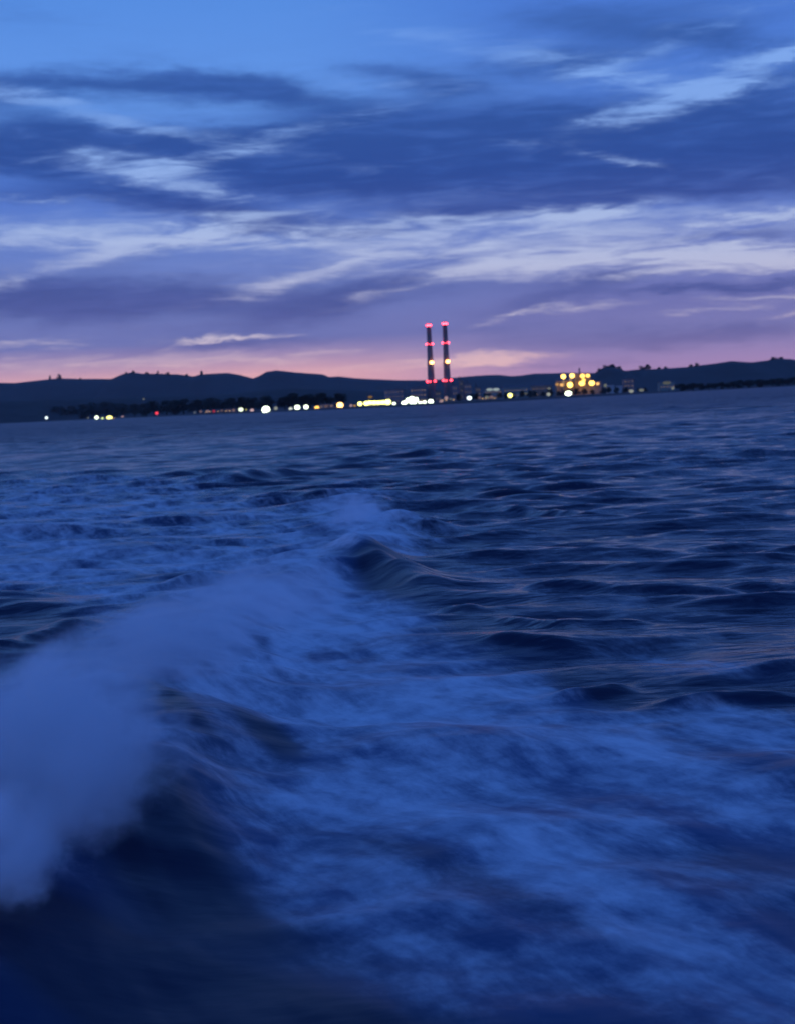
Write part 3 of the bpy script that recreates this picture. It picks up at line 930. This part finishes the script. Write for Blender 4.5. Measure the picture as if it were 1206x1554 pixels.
building('harbour_building', 556, 592, 607, 1450, 14, M_WALLG, 'long low quay building behind the row of yellow lights', 'building', 'gable', 8, WIN_W)
building('harbour_building', 612, 642, 603, 1480, 14, M_WALLG, 'taller quay building behind the cluster of brightest white lights', 'building', 'gable', 6, WIN_W)
building('harbour_building', 310, 358, 621, 1950, 14, M_WALLT, 'low reddish lit building on the dim stretch of shore', 'building', 'gable', 8, WIN_W)
building('harbour_building', 485, 506, 613, 1500, 12, M_WALLG, 'small dim building left of the orange rimmed light', 'building', 'gable', 4, WIN_D)
building('harbour_building', 142, 170, 632, 2800, 12, M_WALLG, 'low building behind the yellow lights at the far left', 'building', 'gable', 5, WIN_W)
building('warehouse', 1000, 1023, 578, 2150, 16, M_WALLP, 'pale green warehouse at the left end of the dark tree belt', 'warehouse', 'gable', 5)

# lit factory
fx = empty('factory', (at(876, 590, 2300).x, 2300, 1.8))
S = 2300 / FPX
def fb(mb, px0, px1, pyt, d, y0=0.0, z0=0.0):
    a = at(px0, pyt, 2300); b = at(px1, pyt, 2300)
    H = (a.z + b.z) / 2 - 1.8
    mb.box(((a.x + b.x) / 2 - fx.location.x, y0, z0 + (H - z0) / 2), (b.x - a.x, d, H - z0))
w1 = MB(); fb(w1, 842, 868, 578, 24); w1.build('process_hall', M_WALLT, fx)
w2 = MB(); fb(w2, 869, 893, 567, 28, 2.0); w2.build('kiln_house', M_WALLT, fx)
w3 = MB(); fb(w3, 894, 910, 579, 22, -1.0); w3.build('annex', M_WALLG, fx)
for (a, b, t_) in ((850, 853, 566), (861, 864, 566)):
    q = MB(); c = at((a + b) / 2, t_, 2300)
    q.lathe([(1.7, 0), (1.7, c.z - 1.8), (1.2, c.z - 0.8)], 16, (c.x - fx.location.x, -15, 0)); q.build('silo', M_TANK, fx, True)
cv = MB(); cv.bar((-24, -16.5, 14), (6, -16.5, 30), 0.9, 8); cv.bar((8, -17, 22), (34, -17, 14), 0.8, 8); cv.build('conveyor', M_STEEL, fx)
sk = MB(); sk.lathe([(1.5, 24), (1.2, 44)], 14, (4, 4, 0)); sk.build('flue', M_STEEL, fx)
rl = MB()
for (px, pyt) in ((842, 577.5), (869, 566.5)):
    p = at(px, pyt, 2300)
    rl.box((p.x - fx.location.x + 13, -13.5, p.z - 1.0), (27, 0.1, 0.1))
    for k in range(10): rl.box((p.x - fx.location.x + k * 3, -13.5, p.z - 1.5), (0.1, 0.1, 1.1))
rl.build('railing', M_STEEL, fx)
tag(fx, 'tan factory of stepped halls lit orange and yellow by floodlights', 'factory')


def tank(px, py, Y, rpx, label):
    c = at(px, py, Y); r = rpx / FPX * Y; H = c.z - 1.8
    t = empty('storage_tank', (c.x, Y, 1.8))
    b = MB(); b.lathe([(r, 0), (r, H * 0.9)], 28); b.build('shell', M_TANK, t, False)
    k = MB(); k.lathe([(r * 1.03, H * 0.9), (r * 0.6, H * 0.97), (0.1, H)], 28); k.build('roof', M_ROOF, t)
    s = MB(); s.bar((-r * 1.02, -1, 0), (r * 0.1, -r * 1.02, H * 0.9), 0.2, 5); s.build('stair', M_STEEL, t)
    tag(t, label, 'storage tank', 'round storage tanks')


tank(925, 583, 2250, 6, 'round pale tank beside the right end of the lit factory')
tank(938, 584, 2250, 5, 'smaller round pale tank, second from the lit factory')

# lattice mast
mt = at(616.5, 579.5, 2500)
ms = empty('lattice_mast', (mt.x, 2500, 1.8))
Hh = mt.z - 1.8; lb = MB(); b0, b1 = 2.6, 0.9
for sx in (-1, 1):
    for sy in (-1, 1): lb.bar((sx * b0, sy * b0, 0), (sx * b1, sy * b1, Hh), 0.22, 5)
for k in range(9):
    f0, f1 = k / 9, (k + 1) / 9; a = b0 + (b1 - b0) * f0; b = b0 + (b1 - b0) * f1
    for s in (-1, 1):
        lb.bar((-a, s * a, Hh * f0), (b, s * b, Hh * f1), 0.12, 4); lb.bar((s * a, a, Hh * f0), (s * b, -b, Hh * f1), 0.12, 4)
lb.build('lattice', M_WALLG, ms)
tp = MB(); tp.box((0, 0, Hh + 0.2), (4.6, 4.6, 0.4)); tp.box((0, 0, Hh + 1.2), (2.0, 2.0, 1.6)); tp.build('platform', M_WALLG, ms)
tag(ms, 'slim pale lattice mast left of the chimneys', 'mast')

# ------------------------------------------------------------------ lamps of the shore
COL = {'w': (0.86, 1.0, 0.72), 'c': (0.80, 0.97, 1.0), 'y': (1.0, 0.95, 0.24), 'g': (0.80, 1.0, 0.35), 'o': (1.0, 0.52, 0.16),
       'Y': (1.0, 0.54, 0.10), 'r': (1.0, 0.06, 0.10), 'p': (0.85, 0.55, 0.58), 'd': (0.62, 0.66, 0.58), 'b': (0.45, 0.55, 0.75)}
EM = {}


def emat(c, s):
    if (c, s) not in EM: EM[(c, s)] = mat_emit('lamp_glow_' + {'w': 'white', 'c': 'cool', 'y': 'yellow', 'g': 'lime', 'o': 'orange', 'Y': 'amber', 'r': 'red', 'p': 'pinkish', 'd': 'dull', 'b': 'bluish'}[c], COL[c] + (1,), s)
    return EM[(c, s)]


def lamp(px, py, dia, c, s, Y, label, group, wide=1.0):
    """pole light: its glass globe is as big as its brightness makes it look, pole down to the ground"""
    p = at(px, py, Y); k = Y / FPX
    r = max(0.35, (dia - 3.4) / 2 * k)
    g0 = 1.2
    h = max(p.z - g0, r + 0.3)
    t = empty('shore_lamp', (p.x, Y, p.z - h))
    po = MB(); po.lathe([(0.22, -1.0), (0.16, 0.4), (0.11, h - r * 0.9)], 8, (0, 0, 0)); po.build('pole', M_STEEL, t)
    hd = MB(); hd.lathe([(r * 0.25 * wide, h + r * 0.96), (r * 0.6 * wide, h + r * 0.84), (r * 0.3, h + r * 1.15)], 12); hd.build('lamp_cap', M_STEEL, t)
    gl = MB(); gl.ball((0, 0, h), r, wide, 1.0, 0.95, 12); gl.build('lamp_globe', emat(c, s * (0.36 if s > 3 else 0.8)), t, True)
    tag(t, label, 'lamp', group)


GL = 'lights along the far left shore'; GM = 'lights along the middle shore'; GF = 'floodlights on the lit factory'; GR = 'lights along the right shore'
LAMPS = [
 (71, 634, 8, 'c', 5, 2600, 'lone cool white shore light at the far left', GL, 1),
 (134, 634, 6, 'd', .35, 2600, 'faint grey light left of the yellow pair at the far left', GL, 1),
 (147, 633.5, 9, 'w', 9, 2600, 'white light that starts the yellow group at the far left', GL, 1),
 (156, 635, 7, 'g', 4, 2600, 'yellow green light in the middle of the far left group', GL, 1),
 (166.5, 634, 10, 'y', 9, 2600, 'widest yellow light of the far left group', GL, 1.3),
 (173.5, 635, 5.5, 'o', 1.2, 2600, 'small orange light touching the far left group', GL, 1),
 (186.5, 633, 8, 'p', .55, 2600, 'dim pinkish light right of the far left group', GL, 1),
 (218.5, 605.5, 6.5, 'd', .28, 3200, 'faint grey light high on the dark slope', GL, 1),
 (238.5, 627, 8, 'r', 4, 2300, 'red harbour light standing alone', GL, 1),
 (296, 626, 7.5, 'b', .22, 1900, 'dim bluish light that starts the reddish stretch', GL, 1),
 (305, 624.5, 7, 'p', .25, 1900, 'dim pink light left of the reddish building', GL, 1.2),
 (316, 624, 7, 'p', .42, 1900, 'brighter pink light in front of the reddish building', GL, 1.2),
 (325, 624, 7, 'r', .5, 1900, 'dull red light in front of the reddish building', GL, 1.2),
 (337, 623, 6.5, 'p', .16, 1900, 'very dim light over the middle of the reddish building', GL, 1.6),
 (346, 623, 6.5, 'p', .18, 1900, 'very dim light near the right end of the reddish building', GL, 1.6),
 (355, 622.5, 8, 'p', .26, 1900, 'dim grey pink light at the right end of the reddish building', GL, 1),
 (366, 621.5, 9.5, 'w', 2.2, 1800, 'greenish white light left of the pinkish one', GL, 1.2),
 (374, 621.5, 6, 'y', .6, 1800, 'small dull yellow light between a white and a pinkish light', GL, 1.0),
 (383, 623, 9, 'p', 1.1, 1800, 'pinkish white light left of the big white globe', GL, 1),
 (404, 621.7, 15, 'w', 16, 1500, 'biggest single white light, alone on the shore', GM, 1),
 (419, 619.5, 9, 'd', .55, 1500, 'dim greenish light right of the biggest single white light', GM, 1),
 (441.5, 620.6, 9, 'd', 1.6, 1480, 'smallest of the three white lights in a row', GM, 1),
 (451.5, 618.4, 11.5, 'w', 10, 1480, 'middle light of the three white lights in a row', GM, 1),
 (464.7, 617.6, 10.5, 'w', 10, 1480, 'right light of the three white lights in a row', GM, 1),
 (481.3, 619, 10, 'Y', 3, 1480, 'cream coloured light between the white row and the orange one', GM, 1.1),
 (495, 616.3, 8, 'p', .16, 1480, 'very dim light left of the orange rimmed light', GM, 1.4),
 (516.3, 615, 13, 'o', 16, 1480, 'big orange rimmed light, alone', GM, 1),
 (533, 615.6, 8, 'p', .6, 1460, 'dim cream light that starts the long yellow row', GM, 1),
 (538.5, 616, 7.5, 'Y', .6, 1460, 'dim amber light near the start of the long yellow row', GM, 1),
 (546.5, 612.8, 10, 'y', 12, 1450, 'round yellow white light, first bright one of the long yellow row', GM, 1),
 (556, 612, 10, 'y', 14, 1440, 'second bright light of the long yellow row', GM, 1.25),
 (561.5, 611, 9.5, 'y', 14, 1440, 'third bright light of the long yellow row', GM, 1.2),
 (568, 611, 9.5, 'y', 14, 1440, 'fourth bright light of the long yellow row', GM, 1.2),
 (574.5, 611, 9.5, 'y', 14, 1440, 'fifth bright light of the long yellow row', GM, 1.2),
 (581, 610.5, 9.5, 'y', 14, 1440, 'sixth bright light of the long yellow row', GM, 1.2),
 (588.5, 610, 12, 'y', 14, 1440, 'tall bright light at the right end of the long yellow row', GM, 1.1),
 (598, 613, 9, 'w', 10, 1440, 'white light in the gap between the yellow row and the white cluster', GM, 1),
 (562, 602.5, 7, 'Y', .30, 1600, 'faint amber light above the long yellow row', GM, 2.0),
 (612.8, 612.2, 11.5, 'w', 14, 1430, 'lower left light of the bright white cluster', GM, 1),
 (619, 607.5, 11, 'w', 14, 1430, 'upper left light of the bright white cluster', GM, 1),
 (624.5, 605, 10.5, 'w', 14, 1430, 'topmost light of the bright white cluster', GM, 1.1),
 (630.5, 606.5, 11, 'w', 14, 1430, 'upper right light of the bright white cluster', GM, 1),
 (626.5, 611.5, 13, 'w', 14, 1430, 'lowest and biggest light of the bright white cluster', GM, 1),
 (637, 611.8, 9, 'w', 12, 1430, 'small light right of the bright white cluster', GM, 1),
 (643.5, 610.6, 9, 'w', 12, 1430, 'light between the white cluster and the round one under the chimneys', GM, 1),
 (653, 609.8, 11.5, 'w', 14, 1430, 'round white light right under the left chimney', GM, 1),
 (668.8, 609, 8.5, 'p', .6, 1430, 'dim pinkish light low between the chimneys', GM, 1),
 (676.5, 604, 9, 'p', .55, 1480, 'dim pinkish light under the right chimney', GM, 1),
 (683, 605.5, 6.5, 'd', .3, 1480, 'faint grey light right of the right chimney foot', GM, 1),
 (711.5, 604, 9.5, 'c', 8, 1450, 'cool white light alone right of the chimneys', GM, 1.1),
 (727, 603.5, 8, 'p', .22, 1500, 'very dim light right of the lone cool white one', GM, 1),
 (738, 602.5, 8, 'd', .28, 1500, 'dim grey light under the long pale shed', GM, 1.3),
 (745, 602.5, 8, 'p', .28, 1500, 'dim light right beside the grey one under the long pale shed', GM, 1.3),
 (742, 591.2, 8, 'c', .45, 2150, 'pale green glow added for the lit wall, left half of the long shed', GM, 2.2),  # this globe and the next are added glow for the shed's lit wall
 (752, 591.0, 8, 'c', .5, 2150, 'pale green glow added for the lit wall, right half of the long shed', GM, 2.2),
 (773.2, 600, 10.5, 'y', 10, 1500, 'yellow white light alone between shed and factory', GM, 1),
 (797, 597, 7, 'd', .14, 1600, 'very faint light in front of the dark bushes', GM, 1.5),
 (831.5, 598.3, 9, 'd', .7, 1650, 'dull green white light left of the factory, low', GM, 1),
 (832.5, 589.5, 7.5, 'd', .30, 2000, 'fainter green light right above the dull one left of the factory', GM, 1),
 (844.5, 583.3, 8, 'o', .7, 2270, 'dim salmon light at the left edge of the factory', GF, 1.1),
 (851.5, 584, 9, 'o', 1.3, 2270, 'salmon orange light at the left of the factory', GF, 1.1),
 (854, 571.5, 10.5, 'Y', 16, 2270, 'left one of the two high round lights of the factory', GF, 1),
 (867.3, 570.3, 10.5, 'Y', 16, 2270, 'right one of the two high round lights of the factory', GF, 1),
 (864, 584, 12, 'Y', 16, 2270, 'big round light in the middle of the factory front', GF, .95),
 (861.5, 597, 11, 'w', 14, 1650, 'flat white light on the shore below the factory', GF, 1.35),
 (883, 570.5, 10, 'Y', 10, 2270, 'upper yellow light of the tall kiln house, left half', GF, 1.1),
 (891, 570, 9, 'Y', 9, 2270, 'upper yellow light of the tall kiln house, right half', GF, 1.1),
 (884.5, 577, 9, 'Y', 8, 2270, 'middle yellow light of the tall kiln house', GF, 1.0),
 (882, 581.8, 11, 'Y', 12, 2270, 'lower yellow light of the tall kiln house', GF, 1.2),
 (897, 581.3, 11.5, 'Y', 13, 2270, 'yellow light at the corner of the factory annex', GF, 1.1),
 (906, 582.3, 8, 'o', 2.0, 2270, 'orange light at the right end of the factory annex', GF, 1.1),
 (917.7, 585, 9, 'd', .28, 2250, 'dim grey light on the tank beside the factory', GF, 1),
 (957, 593.6, 8.5, 'd', .6, 1700, 'pale green light, left one of the low pair right of the factory', GR, 1.4),
 (972.5, 592, 8, 'd', .32, 1800, 'dimmer light, right one of the low pair right of the factory', GR, 1.7),
 (1011, 581, 9, 'd', .16, 2120, 'faint wide glow added for the lit wall of the pale green warehouse', GR, 2.4),  # added globe, stands in for light falling on the warehouse wall
 (1020, 589, 8, 'd', .35, 1900, 'last small dull light before the dark tree belt', GR, 1),
]
for a in LAMPS: lamp(*a)

# ------------------------------------------------------------------ evening haze over the bay
hz = MB(); hz.box((0, 4000, 298), (9800, 11000, 606))
hm = bpy.data.materials.new('evening_haze'); hm.use_nodes = True
T = NT(hm.node_tree)
pv = T.n('ShaderNodeVolumePrincipled'); pv.inputs['Color'].default_value = (0.97, 0.98, 1.0, 1)
pv.inputs['Density'].default_value = 2.2e-5
T.link(pv.outputs[0], T.n('ShaderNodeOutputMaterial').inputs['Volume'])
tag(hz.build('haze', hm), kind='stuff')
